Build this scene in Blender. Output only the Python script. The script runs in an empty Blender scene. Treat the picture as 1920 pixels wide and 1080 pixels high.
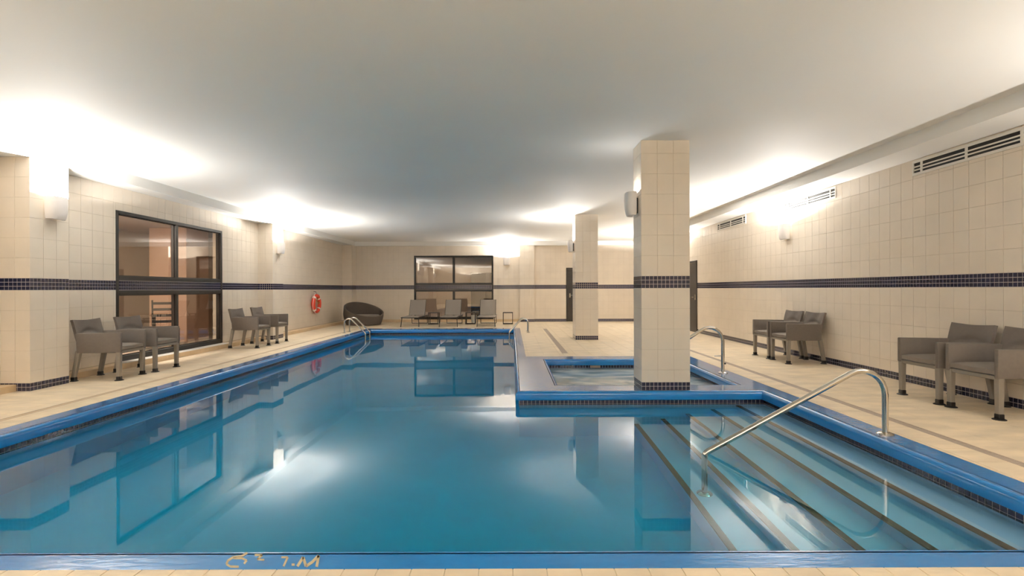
import bpy, bmesh, math, random
from mathutils import Vector, Matrix
random.seed(7)
S = bpy.context.scene
COL = S.collection
PI = math.pi
# ------------------------------------------------------------------ camera, world, exposure
H = 1.245
F = 945.0
cam_d = bpy.data.cameras.new('camera'); cam = bpy.data.objects.new('camera', cam_d); COL.objects.link(cam)
cam.location = (0, 0, H)
cam.rotation_euler = (PI / 2, 0.0032, 0)
cam_d.sensor_width = 36.0; cam_d.lens = F / 1920 * 36; cam_d.shift_y = 2 / 1920
cam_d.clip_start = 0.05; cam_d.clip_end = 100
S.camera = cam
w = bpy.data.worlds.new('world'); S.world = w; w.use_nodes = True
w.node_tree.nodes['Background'].inputs[0].default_value = (0.5, 0.5, 0.5, 1)
w.node_tree.nodes['Background'].inputs[1].default_value = 0.02
S.view_settings.view_transform = 'Standard'; S.view_settings.look = 'None'
S.view_settings.gamma = 1; S.view_settings.use_curve_mapping = False
S.view_settings.exposure = 0.55
LAMP_W = 95.0                       # each wall sconce, throwing upwards
LAMP_C = (1.0, 0.965, 0.915)
cy = S.cycles
cy.max_bounces = 12; cy.diffuse_bounces = 6; cy.glossy_bounces = 5; cy.transmission_bounces = 8
cy.transparent_max_bounces = 8; cy.volume_bounces = 0
cy.caustics_reflective = False; cy.caustics_refractive = True
cy.sample_clamp_indirect = 6.0; cy.blur_glossy = 0.5
cy.use_denoising = True

def proj(p):
    x = 960 + F * p[0] / p[1]
    return x, 542 - F * (p[2] - H) / p[1] - 0.0032 * (x - 960)
def unproj(px, py, z=0.0):          # picture point -> world point on the level z (used once, to measure)
    dy = py - (542 - 0.0032 * (px - 960)); Y = (H - z) * F / dy
    return (px - 960) * Y / F, Y

# ------------------------------------------------------------------ materials
def lin(c):
    return tuple(((v / 255) / 12.92 if v / 255 <= .04045 else ((v / 255 + .055) / 1.055) ** 2.4) for v in c) + (1,)
def mat(name, col, rough=.5, metal=0, spec=.5, noise=None, bump=None, coat=0, emit=None, trans=0, ior=1.45):
    """noise=(scale, amount, stretch) mottles the colour; bump=(scale, strength, stretch)"""
    m = bpy.data.materials.new(name); m.use_nodes = True
    nt = m.node_tree; n = nt.nodes; L = nt.links
    b = n['Principled BSDF']
    c = lin(col)
    b.inputs['Base Color'].default_value = c; b.inputs['Roughness'].default_value = rough
    b.inputs['Metallic'].default_value = metal; b.inputs['Specular IOR Level'].default_value = spec
    b.inputs['IOR'].default_value = ior
    b.inputs['Coat Weight'].default_value = coat; b.inputs['Coat Roughness'].default_value = .08
    b.inputs['Transmission Weight'].default_value = trans
    if emit: b.inputs['Emission Color'].default_value = lin(emit[0]); b.inputs['Emission Strength'].default_value = emit[1]
    g = n.new('ShaderNodeNewGeometry')
    def tex(scale, stretch, det=4):
        mp = n.new('ShaderNodeMapping'); L.new(g.outputs['Position'], mp.inputs[0]); mp.inputs['Scale'].default_value = stretch
        t = n.new('ShaderNodeTexNoise'); L.new(mp.outputs[0], t.inputs['Vector']); t.inputs['Scale'].default_value = scale
        t.inputs['Detail'].default_value = det; return t
    if noise:
        t = tex(noise[0], noise[2] if len(noise) > 2 else (1, 1, 1))
        mr = n.new('ShaderNodeMapRange'); L.new(t.outputs['Fac'], mr.inputs[0])
        mr.inputs[1].default_value = .3; mr.inputs[2].default_value = .7
        mr.inputs[3].default_value = 1 - noise[1]; mr.inputs[4].default_value = 1 + noise[1]
        h = n.new('ShaderNodeHueSaturation'); h.inputs['Color'].default_value = c
        L.new(mr.outputs[0], h.inputs['Value']); L.new(h.outputs[0], b.inputs['Base Color'])
    if bump:
        t = tex(bump[0], bump[2] if len(bump) > 2 else (1, 1, 1))
        bp = n.new('ShaderNodeBump'); bp.inputs['Strength'].default_value = bump[1]; bp.inputs['Distance'].default_value = .01
        L.new(t.outputs['Fac'], bp.inputs['Height']); L.new(bp.outputs[0], b.inputs['Normal'])
    return m
M = {}
M['tile'] = mat('cream_wall_tile', (223, 212, 197), .28, noise=(3, .035), bump=(6, .04))
M['grout'] = mat('wall_grout', (196, 184, 164), .8)
M['mosaic'] = mat('navy_mosaic', (34, 35, 58), .15, noise=(40, .25), coat=.3)
M['mgrout'] = mat('mosaic_grout', (188, 180, 176), .7)
M['ftile'] = mat('sand_floor_tile', (228, 211, 184), .42, noise=(2.6, .14, (1, 2.6, 1)), bump=(9, .25, (1, 3, 1)))
M['fgrout'] = mat('floor_grout', (212, 199, 176), .8)
M['curb'] = mat('sand_curb', (206, 182, 148), .5, noise=(4, .06))
M['ceiling'] = mat('painted_ceiling', (234, 233, 230), .75, noise=(.35, .03))
M['white'] = mat('white_paint', (226, 222, 214), .5)
M['coping'] = mat('blue_gloss_paint', (26, 118, 188), .15, noise=(3, .06, (1, 1, 1)), bump=(9, .22, (1, 3.5, 1)), coat=.5)
M['basin'] = mat('pale_blue_pool_plaster', (168, 204, 238), .6, noise=(2, .04))
M['deepline'] = mat('brown_step_nosing', (74, 62, 48), .5)
M['steel'] = mat('polished_steel', (196, 192, 184), .14, metal=1)
M['frame'] = mat('dark_bronze_frame', (26, 23, 19), .35)
M['black'] = mat('black_plastic', (16, 15, 15), .5)
M['fabric'] = mat('taupe_sling_fabric', (106, 98, 91), .85, noise=(30, .05), bump=(160, .15))
M['leg'] = mat('taupe_powder_coat', (128, 121, 112), .4)
M['wicker'] = mat('dark_taupe_wicker', (84, 75, 67), .8, noise=(60, .12), bump=(90, .6))
M['seat'] = mat('taupe_cushion', (122, 114, 106), .9, noise=(8, .05))
M['sling'] = mat('grey_lounger_sling', (142, 134, 126), .8, noise=(50, .04))
M['darkmetal'] = mat('dark_brown_metal', (40, 33, 27), .4)
M['orange'] = mat('orange_red_plastic', (214, 62, 36), .4)
M['band'] = mat('reflective_band', (230, 222, 214), .4)
M['rope'] = mat('tan_rope', (168, 124, 64), .9)
M['shade'] = mat('white_ceramic', (232, 226, 222), .3)
M['drain'] = mat('grey_drain_grate', (168, 152, 138), .5, noise=(50, .08))
M['door'] = mat('dark_brown_door', (42, 36, 30), .4)
M['room'] = mat('tan_room_wall', (188, 172, 156), .8)
M['paint'] = mat('worn_yellow_paint', (198, 184, 148), .6, noise=(25, .12))
M['bump'] = M['white']
# clear pool water: a real refracting surface with a tinted, absorbing volume
def water_mat(name, absorb, rough, bscale, bstr):
    m = bpy.data.materials.new(name); m.use_nodes = True; nt = m.node_tree; n = nt.nodes; L = nt.links
    n.remove(n['Principled BSDF']); out = n['Material Output']
    gl = n.new('ShaderNodeBsdfGlass'); gl.inputs['IOR'].default_value = 1.333; gl.inputs['Roughness'].default_value = rough
    gl.inputs['Color'].default_value = (1, 1, 1, 1)
    L.new(gl.outputs[0], out.inputs['Surface'])
    ab = n.new('ShaderNodeVolumeAbsorption'); mx = max(absorb)
    ab.inputs['Color'].default_value = tuple(1 - a / mx for a in absorb) + (1,); ab.inputs['Density'].default_value = mx
    L.new(ab.outputs[0], out.inputs['Volume'])
    g = n.new('ShaderNodeNewGeometry'); t = n.new('ShaderNodeTexNoise'); t.inputs['Scale'].default_value = bscale; t.inputs['Detail'].default_value = 1
    L.new(g.outputs['Position'], t.inputs['Vector'])
    bp = n.new('ShaderNodeBump'); bp.inputs['Strength'].default_value = bstr; bp.inputs['Distance'].default_value = .01
    L.new(t.outputs['Fac'], bp.inputs['Height']); L.new(bp.outputs[0], gl.inputs['Normal'])
    return m
M['water'] = water_mat('pool_water', (1.2, .12, .045), .025, 1.3, .10)
def foam_mat():
    m = mat('bubbling_spa_water', (176, 192, 198), .12, ior=1.333)
    nt = m.node_tree; n = nt.nodes; L = nt.links; b = n['Principled BSDF']; g = n.new('ShaderNodeNewGeometry')
    mp = n.new('ShaderNodeMapping'); mp.inputs['Scale'].default_value = (1, 1.4, 1); L.new(g.outputs['Position'], mp.inputs[0])
    t = n.new('ShaderNodeTexNoise'); t.inputs['Scale'].default_value = 1.2; t.inputs['Detail'].default_value = 3; t.inputs['Distortion'].default_value = 1.6
    L.new(mp.outputs[0], t.inputs['Vector'])
    r = n.new('ShaderNodeValToRGB'); r.color_ramp.elements[0].position = .38; r.color_ramp.elements[0].color = lin((116, 142, 156))
    r.color_ramp.elements[1].position = .66; r.color_ramp.elements[1].color = lin((204, 214, 216))
    L.new(t.outputs['Fac'], r.inputs[0]); L.new(r.outputs[0], b.inputs['Base Color'])
    bp = n.new('ShaderNodeBump'); bp.inputs['Strength'].default_value = .2; bp.inputs['Distance'].default_value = .02
    L.new(t.outputs['Fac'], bp.inputs['Height']); L.new(bp.outputs[0], b.inputs['Normal'])
    return m
M['foam'] = foam_mat()
def glass_mat(name, tint, refl_ior):
    m = bpy.data.materials.new(name); m.use_nodes = True; nt = m.node_tree; n = nt.nodes; L = nt.links
    n.remove(n['Principled BSDF']); out = n['Material Output']
    g = n.new('ShaderNodeNewGeometry'); dt = n.new('ShaderNodeVectorMath'); dt.operation = 'DOT_PRODUCT'
    L.new(g.outputs['Normal'], dt.inputs[0]); L.new(g.outputs['Incoming'], dt.inputs[1])
    ab = n.new('ShaderNodeMath'); ab.operation = 'ABSOLUTE'; L.new(dt.outputs['Value'], ab.inputs[0])
    iv = n.new('ShaderNodeMath'); iv.operation = 'SUBTRACT'; iv.inputs[0].default_value = 1; L.new(ab.outputs[0], iv.inputs[1])
    p5 = n.new('ShaderNodeMath'); p5.operation = 'POWER'; p5.inputs[1].default_value = 5; L.new(iv.outputs[0], p5.inputs[0])
    fr = n.new('ShaderNodeMapRange'); fr.inputs[3].default_value = refl_ior; fr.inputs[4].default_value = 1; L.new(p5.outputs[0], fr.inputs[0])
    tr = n.new('ShaderNodeBsdfTransparent'); tr.inputs[0].default_value = tint
    gs = n.new('ShaderNodeBsdfGlossy'); gs.inputs['Roughness'].default_value = .01; gs.inputs[0].default_value = (1, .97, .93, 1)
    mx = n.new('ShaderNodeMixShader'); L.new(fr.outputs[0], mx.inputs[0]); L.new(tr.outputs[0], mx.inputs[1]); L.new(gs.outputs[0], mx.inputs[2])
    L.new(mx.outputs[0], out.inputs['Surface'])
    return m
M['glass'] = glass_mat('tinted_window_glass', (.90, .88, .86, 1), .10)

# ------------------------------------------------------------------ mesh helpers
class MB:
    def __init__(s): s.bm = bmesh.new()
    def box(s, x0, x1, y0, y1, z0, z1, bev=0, seg=1):
        vs = [s.bm.verts.new((x, y, z)) for z in (z0, z1) for y in (y0, y1) for x in (x0, x1)]
        q = [(0, 2, 3, 1), (4, 5, 7, 6), (0, 1, 5, 4), (2, 6, 7, 3), (0, 4, 6, 2), (1, 3, 7, 5)]
        fs = [s.bm.faces.new([vs[i] for i in f]) for f in q]
        if bev:
            ed = list({e for f in fs for e in f.edges})
            bmesh.ops.bevel(s.bm, geom=ed, offset=bev, segments=seg, affect='EDGES', profile=.5)
        return s
    def hexa(s, b, t, bev=0, seg=1):      # four bottom and four top points, same winding
        vs = [s.bm.verts.new(p) for p in list(b) + list(t)]
        q = [(3, 2, 1, 0), (4, 5, 6, 7)] + [(i, (i + 1) % 4, (i + 1) % 4 + 4, i + 4) for i in range(4)]
        fs = [s.bm.faces.new([vs[i] for i in f]) for f in q]
        if bev:
            bmesh.ops.bevel(s.bm, geom=list({e for f in fs for e in f.edges}), offset=bev, segments=seg, affect='EDGES', profile=.5)
        return s
    def loft(s, rings, closed=True, caps=True):
        R = [[s.bm.verts.new(p) for p in r] for r in rings]
        n = len(R[0])
        for a, b in zip(R, R[1:]):
            for i in range(n if closed else n - 1):
                j = (i + 1) % n
                s.bm.faces.new([a[i], a[j], b[j], b[i]])
        if caps and closed:
            s.bm.faces.new(R[0][::-1]); s.bm.faces.new(R[-1])
        return s
    def tube(s, pts, r, n=12, caps=True, closed=False):
        P = [Vector(p) for p in pts]; rings = []
        up = None
        N = len(P)
        for i, p in enumerate(P):
            if closed: t = (P[(i + 1) % N] - P[i - 1]).normalized()
            else: t = (P[min(i + 1, N - 1)] - P[max(i - 1, 0)]).normalized()
            if up is None:
                up = Vector((0, 0, 1)) if abs(t.z) < .9 else Vector((1, 0, 0))
            u = (up - t * up.dot(t)).normalized(); up = u; v = t.cross(u)
            rr = r[i] if isinstance(r, (list, tuple)) else r
            rings.append([p + (u * math.cos(2 * PI * k / n) + v * math.sin(2 * PI * k / n)) * rr for k in range(n)])
        if closed: rings.append(rings[0]); caps = False
        return s.loft(rings, caps=caps)
    def lathe(s, prof, c=(0, 0, 0), n=24, caps=True):
        return s.loft([[(c[0] + r * math.cos(2 * PI * k / n), c[1] + r * math.sin(2 * PI * k / n), c[2] + z) for k in range(n)] for r, z in prof], caps=caps)
    def face(s, pts): s.bm.faces.new([s.bm.verts.new(p) for p in pts]); return s
    def mesh(s, name, m, smooth=False, off=None):
        if off is not None: bmesh.ops.translate(s.bm, verts=s.bm.verts, vec=-Vector(off))
        bmesh.ops.remove_doubles(s.bm, verts=s.bm.verts, dist=1e-6)
        bmesh.ops.recalc_face_normals(s.bm, faces=s.bm.faces)
        me = bpy.data.meshes.new(name); s.bm.to_mesh(me); s.bm.free()
        if m: me.materials.append(m)
        if smooth:
            me.polygons.foreach_set('use_smooth', [True] * len(me.polygons))
            me.set_sharp_from_angle(angle=math.radians(38))
        return me
    def build(s, name, m, parent=None, smooth=False, off=None):
        if off is None and parent is not None and parent.get('world'): off = world_loc(parent)
        o = bpy.data.objects.new(name, s.mesh(name, m, smooth, off)); COL.objects.link(o)
        if parent is not None: o.parent = parent
        return o
def world_loc(o):
    v = Vector(o.location)
    while o.parent: o = o.parent; v += Vector(o.location)
    return v
def tag(o, label, cat, group=None, kind=None):
    if label: o['label'] = label
    if cat: o['category'] = cat
    if group: o['group'] = group
    if kind: o['kind'] = kind
    return o
def thing(name, label, cat, loc, rz=0, group=None, kind=None):
    o = bpy.data.objects.new(name, None); COL.objects.link(o); o.location = loc; o.rotation_euler = (0, 0, rz)
    o.empty_display_size = .1
    return tag(o, label, cat, group, kind)
def wthing(*a, **k):                      # a thing whose parts are given in room coordinates
    o = thing(*a, **k); o['world'] = 1; return o
def copy_tree(o, loc, rz, label, parent=None):
    c = o.copy(); COL.objects.link(c)
    if parent is not None: c.parent = parent
    else:
        c.location = loc; c.rotation_euler = (0, 0, rz)
        c['label'] = label
    for ch in o.children: copy_tree(ch, None, None, None, c)
    return c
def fillet(pts, radii, n=8):
    out = [Vector(pts[0])]
    for i in range(1, len(pts) - 1):
        p = Vector(pts[i]); a = (Vector(pts[i - 1]) - p); b = (Vector(pts[i + 1]) - p)
        r = radii[i - 1]
        a.normalize(); b.normalize(); ang = a.angle(b); d = r / math.tan(ang / 2)
        p0 = p + a * d; p1 = p + b * d; c = p + (a + b).normalized() * (r / math.sin(ang / 2))
        v0 = p0 - c; v1 = p1 - c; tot = v0.angle(v1); ax = v0.cross(v1).normalized()
        for k in range(n + 1): out.append(c + Matrix.Rotation(tot * k / n, 3, ax) @ v0)
    out.append(Vector(pts[-1]))
    return out

# ------------------------------------------------------------------ tiles: each one a proud piece over recessed grout
_tm = {}
def tile_mesh(wd, ht, th, m, bev):
    key = (round(wd, 4), round(ht, 4), th, m.name, bev)
    if key not in _tm:
        b = MB(); x, y = wd / 2, ht / 2
        rings = [[(-x, -y, -.001), (x, -y, -.001), (x, y, -.001), (-x, y, -.001)], [(-x, -y, th - bev), (x, -y, th - bev), (x, y, th - bev), (-x, y, th - bev)],
                 [(-x + bev, -y + bev, th), (x - bev, -y + bev, th), (x - bev, y - bev, th), (-x + bev, y - bev, th)]]
        b.loft(rings); _tm[key] = b.mesh('tile', m)
    return _tm[key]
def tiles(parent, O, U, V, N, rects, m, name, th=.004, gap=.003, bev=.001, minpx=10, most=300, bin=None):
    """rects (u0,u1,v0,v1) on the plane O + uU + vV, outward N; large ones become parts, the rest one joined part"""
    O, U, V, N = Vector(O), Vector(U), Vector(V), Vector(N)
    off = world_loc(parent) if parent.get('world') else Vector((0, 0, 0))
    cand = []
    for r in rects:
        wd, ht = r[1] - r[0] - gap, r[3] - r[2] - gap
        if wd < .006 or ht < .006: continue
        c = O + U * (r[0] + r[1]) / 2 + V * (r[2] + r[3]) / 2
        area = 0
        if c.y > .5 and N.dot(Vector((0, 0, H)) - c) > 0 and minpx < 900:
            P = [proj(O + U * u + V * v) for u in r[:2] for v in r[2:]] if (O + U * r[0]).y > .3 and (O + U * r[1]).y > .3 and (O + V * r[2]).y > .3 else None
            if P:
                xs = [p[0] for p in P]; ys = [p[1] for p in P]
                dx = max(xs) - min(xs); dy = max(ys) - min(ys)
                if max(xs) > 0 and min(xs) < 1920 and max(ys) > 0 and min(ys) < 1080 and max(dx, dy) >= minpx and min(dx, dy) > minpx * .45:
                    area = dx * dy
        cand.append((area, c, wd, ht))
    cand.sort(key=lambda t: -t[0])
    rot = Matrix((U, V, N)).transposed().to_4x4()
    rest = []
    k = 0
    room = most if bin is None else max(0, most - bin[0])
    for area, c, wd, ht in cand:
        if area > 0 and k < room:
            o = bpy.data.objects.new(name, tile_mesh(wd, ht, th, m, bev)); COL.objects.link(o); o.parent = parent
            o.matrix_local = Matrix.Translation(c - off) @ rot; k += 1
        else: rest.append((c, wd, ht))
    if bin is not None: bin[0] += k
    return [(c, wd, ht, U, V, N, th, bev) for c, wd, ht in rest]
def tile_stuff(parent, rest, m, name):
    if not rest: return
    off = world_loc(parent) if parent.get('world') else Vector((0, 0, 0))
    vs, fs = [], []
    for c, wd, ht, U, V, N, th, bev in rest:
        c = c - off; x, y = wd / 2, ht / 2; k = len(vs)
        for e, z in ((0, -.001), (bev, th)):
            for sx, sy in ((-1, -1), (1, -1), (1, 1), (-1, 1)):
                vs.append(c + U * sx * (x - e) + V * sy * (y - e) + N * z)
        fs += [(k + 4, k + 5, k + 6, k + 7)] + [(k + i, k + (i + 1) % 4, k + (i + 1) % 4 + 4, k + i + 4) for i in range(4)]
    me = bpy.data.meshes.new(name); me.from_pydata(vs, [], fs); me.materials.append(m)
    o = bpy.data.objects.new(name, me); COL.objects.link(o); o.parent = parent; o['kind'] = 'stuff'
    return o
def grid(u0, u1, us, v_levels, ustart=None):
    out = []; u = u0 if ustart is None else ustart
    cuts = []
    while u < u1 - 1e-6:
        a, b = max(u, u0), min(u + us, u1)
        if b - a > .001: cuts.append((a, b))
        u += us
    for v0, v1 in zip(v_levels, v_levels[1:]):
        for a, b in cuts: out.append((a, b, v0, v1))
    return out
def cutout(rects, h):
    out = []
    for a, b, c, d in rects:
        if b <= h[0] + 1e-6 or a >= h[1] - 1e-6 or d <= h[2] + 1e-6 or c >= h[3] - 1e-6: out.append((a, b, c, d)); continue
        if a < h[0]: out.append((a, h[0], c, d))
        if b > h[1]: out.append((h[1], b, c, d))
        m0, m1 = max(a, h[0]), min(b, h[1])
        if c < h[2]: out.append((m0, m1, c, h[2]))
        if d > h[3]: out.append((m0, m1, h[3], d))
    return [r for r in out if r[1] - r[0] > .004 and r[3] - r[2] > .004]
LOW = [.10, .25, .50, .75, 1.0, 1.25]
HIGH = [1.40, 1.65, 1.90, 2.15, 2.40, 2.65, 2.90]
STR = [1.25, 1.30, 1.35, 1.40]
BASE = [0, .05, .10]

# ------------------------------------------------------------------ room shell
XL, XR, YB, YF = -6.33, 5.21, 19.25, -3.6
CZ = 3.06; BZ = 2.90
WL = (8.05, 11.0, .095, 2.53)          # left window: y0,y1,z0,z1
WB = (-3.74, -.71, .095, 2.53)         # far window: x0,x1,z0,z1
DR = (14.16, 15.1, 2.04)               # door in the right wall
DB = (2.07, 2.97, 2.05)                # door in the far wall

def struct(o, label, cat): return tag(o, label, cat, kind='structure')
# floor regions (rectangles between pool, spa, walls, drains)
COPX = (-4.60, 3.26)
FR = [(-6.13, -4.95, YF, 19.25), (-4.87, -4.60, YF, 19.25), (-4.60, 3.26, YF, 2.245), (3.26, 3.54, YF, 19.25), (3.63, 5.21, YF, 19.25),
      (-4.60, .97, 16.1, 19.25), (1.08, 3.26, 9.3, 19.25), (.97, 1.08, 15.8, 19.25), (.97, 1.08, 9.3, 9.75), (.25, .97, 9.3, 16.1),
      (3.54, 3.63, YF, 2.0), (3.54, 3.63, 12.5, 19.25), (-4.95, -4.87, YF, 2.0), (-4.95, -4.87, 16, 19.25)]
fl = MB()
for x0, x1, y0, y1 in FR: fl.box(x0, x1, y0, y1, -.12, -.003)
for x0, x1, y0, y1 in ((3.54, 3.63, 2.0, 12.5), (.97, 1.08, 9.75, 15.8), (-4.95, -4.87, 2.0, 16)): fl.box(x0, x1, y0, y1, -.12, -.02)
fl.box(XL - .2, -6.13, YF, 19.25, -.12, -.01)
floor = struct(fl.build('floor', M['fgrout']), 'sand coloured tiled floor around the blue edged pool', 'floor')
rects = []
for x0, x1, y0, y1 in FR:
    s = .3
    if x0 == -4.60 and y1 == 2.245: s = .15; y0 = 1.2
    if y1 <= 2.01: continue
    y0 = max(y0, .9)
    ny = [y0]; yy = math.ceil((y0 + .02) / s) * s
    while yy < y1 - .02: ny.append(yy); yy += s
    ny.append(y1)
    rects += grid(x0, x1, s, ny, ustart=math.floor(x0 / s) * s)
rest = tiles(floor, (0, 0, -.003), (1, 0, 0), (0, 1, 0), (0, 0, 1), rects, M['ftile'], 'floor_tile', th=.004, gap=.003, bev=.001, minpx=10)
tile_stuff(floor, rest, M['ftile'], 'far_floor_tiles')
for i, (x0, x1, y0, y1, lab) in enumerate(((3.54, 3.63, 2.0, 12.5, 'long grey slot drain in the floor between pool and right wall'), (.97, 1.08, 9.75, 15.8, 'grey slot drain beyond the hot tub leading towards the far wall'),
                                 (-4.95, -4.87, 2.0, 16, 'faint slot drain in the floor between pool and left wall'))):
    d = wthing('floor_drain', lab, 'drain', (x0, y0, 0))
    b = MB(); b.box(x0 + .002, x0 + .012, y0, y1, -.02, .0005).box(x1 - .012, x1 - .002, y0, y1, -.02, .0005).build('drain_frame', M['drain'], d)
    b = MB(); yy = y0 + .01
    while yy < y1 - .03: b.box(x0 + .012, x1 - .012, yy, yy + .028, -.018, -.001); yy += .034
    b.build('drain_slats', M['drain'] if i < 2 else M['curb'], d)['kind'] = 'stuff'

# ceiling and bulkheads
b = MB(); b.box(XL - .3, XR + .3, YF - .3, YB + .3, CZ, CZ + .2)
ceiling = struct(b.build('ceiling', M['ceiling']), 'smooth pale grey ceiling washed by the uplights', 'ceiling')
b = MB(); b.box(XL - .1, -5.96, YF, YB, BZ, CZ)
struct(b.build('trim_1', M['ceiling']), 'white dropped bulkhead along the left wall under the ceiling', 'bulkhead')
b = MB(); b.box(4.70, XR + .1, YF, YB, BZ, CZ)
struct(b.build('trim_2', M['ceiling']), 'white dropped bulkhead along the right wall above the air vents', 'bulkhead')
b = MB(); b.box(-5.96, 4.70, 19.12, YB + .1, BZ, CZ)
struct(b.build('trim_3', M['ceiling']), 'narrow white dropped bulkhead along the far wall', 'bulkhead')

def mosaic_bed(parent, O, U, N, rects):
    O, U, N = Vector(O), Vector(U), Vector(N); Z = Vector((0, 0, 1))
    for a, c, z0, z1 in rects: MB().face([O + U * u + Z * z + N * .0022 for u, z in ((a, z0), (c, z0), (c, z1), (a, z1))]).build('mosaic_bed', M['mgrout'], parent)
def wall_with_tiles(wall, O, U, N, u0, u1, holes, base=True, ustart=None):
    bin = [0]; rest = []
    lo = LOW; hi = HIGH
    R = grid(u0, u1, .2, lo, ustart) + grid(u0, u1, .2, hi, ustart)
    for h in holes: R = cutout(R, h)
    rest = tiles(wall, O, U, (0, 0, 1), N, R, M['tile'], 'wall_tile', th=.004, gap=.0028, bev=.0009, minpx=10, bin=bin)
    tile_stuff(wall, rest, M['tile'], 'far_wall_tiles')
    RM = grid(u0, u1, .05, STR, ustart)
    bed = [(u0, u1, 1.2485, 1.4015)] + ([(u0, u1, .001, .1015)] if base else [])
    for h in holes: bed = cutout(bed, h)
    mosaic_bed(wall, O, U, N, bed)
    if base: RM += grid(u0, u1, .05, BASE, ustart)
    for h in holes:
        RM = cutout(RM, h)
    rest = tiles(wall, O, U, (0, 0, 1), N, RM, M['mosaic'], 'mosaic_tile', th=.004, gap=.0048, bev=.0006, minpx=999)
    tile_stuff(wall, rest, M['mosaic'], 'mosaic_band')
# right wall
b = MB(); b.box(XR, XR + .25, YF, YB + .25, -.12, BZ + .1)
wr = struct(b.build('wall_right', M['grout']), 'long cream tiled right wall with a navy mosaic stripe', 'wall')
wall_with_tiles(wr, (XR, 0, 0), (0, 1, 0), (-1, 0, 0), .6, 19.25, [(DR[0], DR[1], 0, DR[2])], ustart=.54)
# far wall
b = MB()
b.box(XL - .1, WB[0], YB, YB + .2, -.12, BZ + .1).box(WB[1], XR, YB, YB + .2, -.12, BZ + .1).box(WB[0], WB[1], YB, YB + .2, WB[3], BZ + .1).box(WB[0], WB[1], YB, YB + .2, -.12, WB[2])
wb = struct(b.build('wall_far', M['grout']), 'cream tiled far wall behind the loungers', 'wall')
wall_with_tiles(wb, (0, YB, 0), (1, 0, 0), (0, -1, 0), XL, XR, [(WB[0], WB[1], WB[2], WB[3]), (DB[0], DB[1], 0, DB[2]), (XL, .29, 0, .1)], ustart=XL)
# left wall
b = MB()
b.box(XL - .2, XL, YF, WL[0], -.12, BZ + .1).box(XL - .2, XL, WL[1], YB, -.12, BZ + .1).box(XL - .2, XL, WL[0], WL[1], WL[3], BZ + .1).box(XL - .2, XL, WL[0], WL[1], -.12, WL[2])
wl = struct(b.build('wall_left', M['grout']), 'cream tiled left wall with the large dark framed window', 'wall')
wall_with_tiles(wl, (XL, 0, 0), (0, 1, 0), (1, 0, 0), .6, 19.25, [WL[:2] + WL[2:]], base=False, ustart=.6)
# near wall behind the camera
b = MB(); b.box(XL - .2, XR + .2, YF - .2, YF, -.12, BZ + .2)
wn = struct(b.build('wall_near', M['tile']), 'cream wall behind the viewpoint', 'wall')

# sand coloured curb along the left wall, skirting on the far wall
def baseboard(name, x0, x1, y0, y1, z, label, axis):
    root = wthing(name, label, 'baseboard', (x0, y0, 0), kind='structure')
    a0, a1 = (y0, y1) if axis == 'y' else (x0, x1); a = a0
    meshes = {}
    n = 0; stuff = MB(); has = False
    while a < a1 - .01:
        e = min(a + .3, a1)
        bb = (x0, x1, a + .001, e - .001) if axis == 'y' else (a + .001, e - .001, y0, y1)
        px = F * .3 / max(a if axis == 'y' else y0, .5)
        MB().box(*bb, -.003, z, bev=.002).build('curb_piece', M['curb'], root)
        a = e
    return root
baseboard('baseboard_left', XL + .0, -6.13, 2.4, 19.25, .085, 'sand coloured stone curb along the foot of the left wall', 'y')
b = MB(); b.box(XL, -6.13, YF, 2.4, -.003, .085).build('curb_run', M['curb'], bpy.data.objects['baseboard_left'])
baseboard('baseboard_far', -5.96, .29, YB - .012, YB + .0, .095, 'sand coloured skirting along the far wall below the window', 'x')

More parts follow.
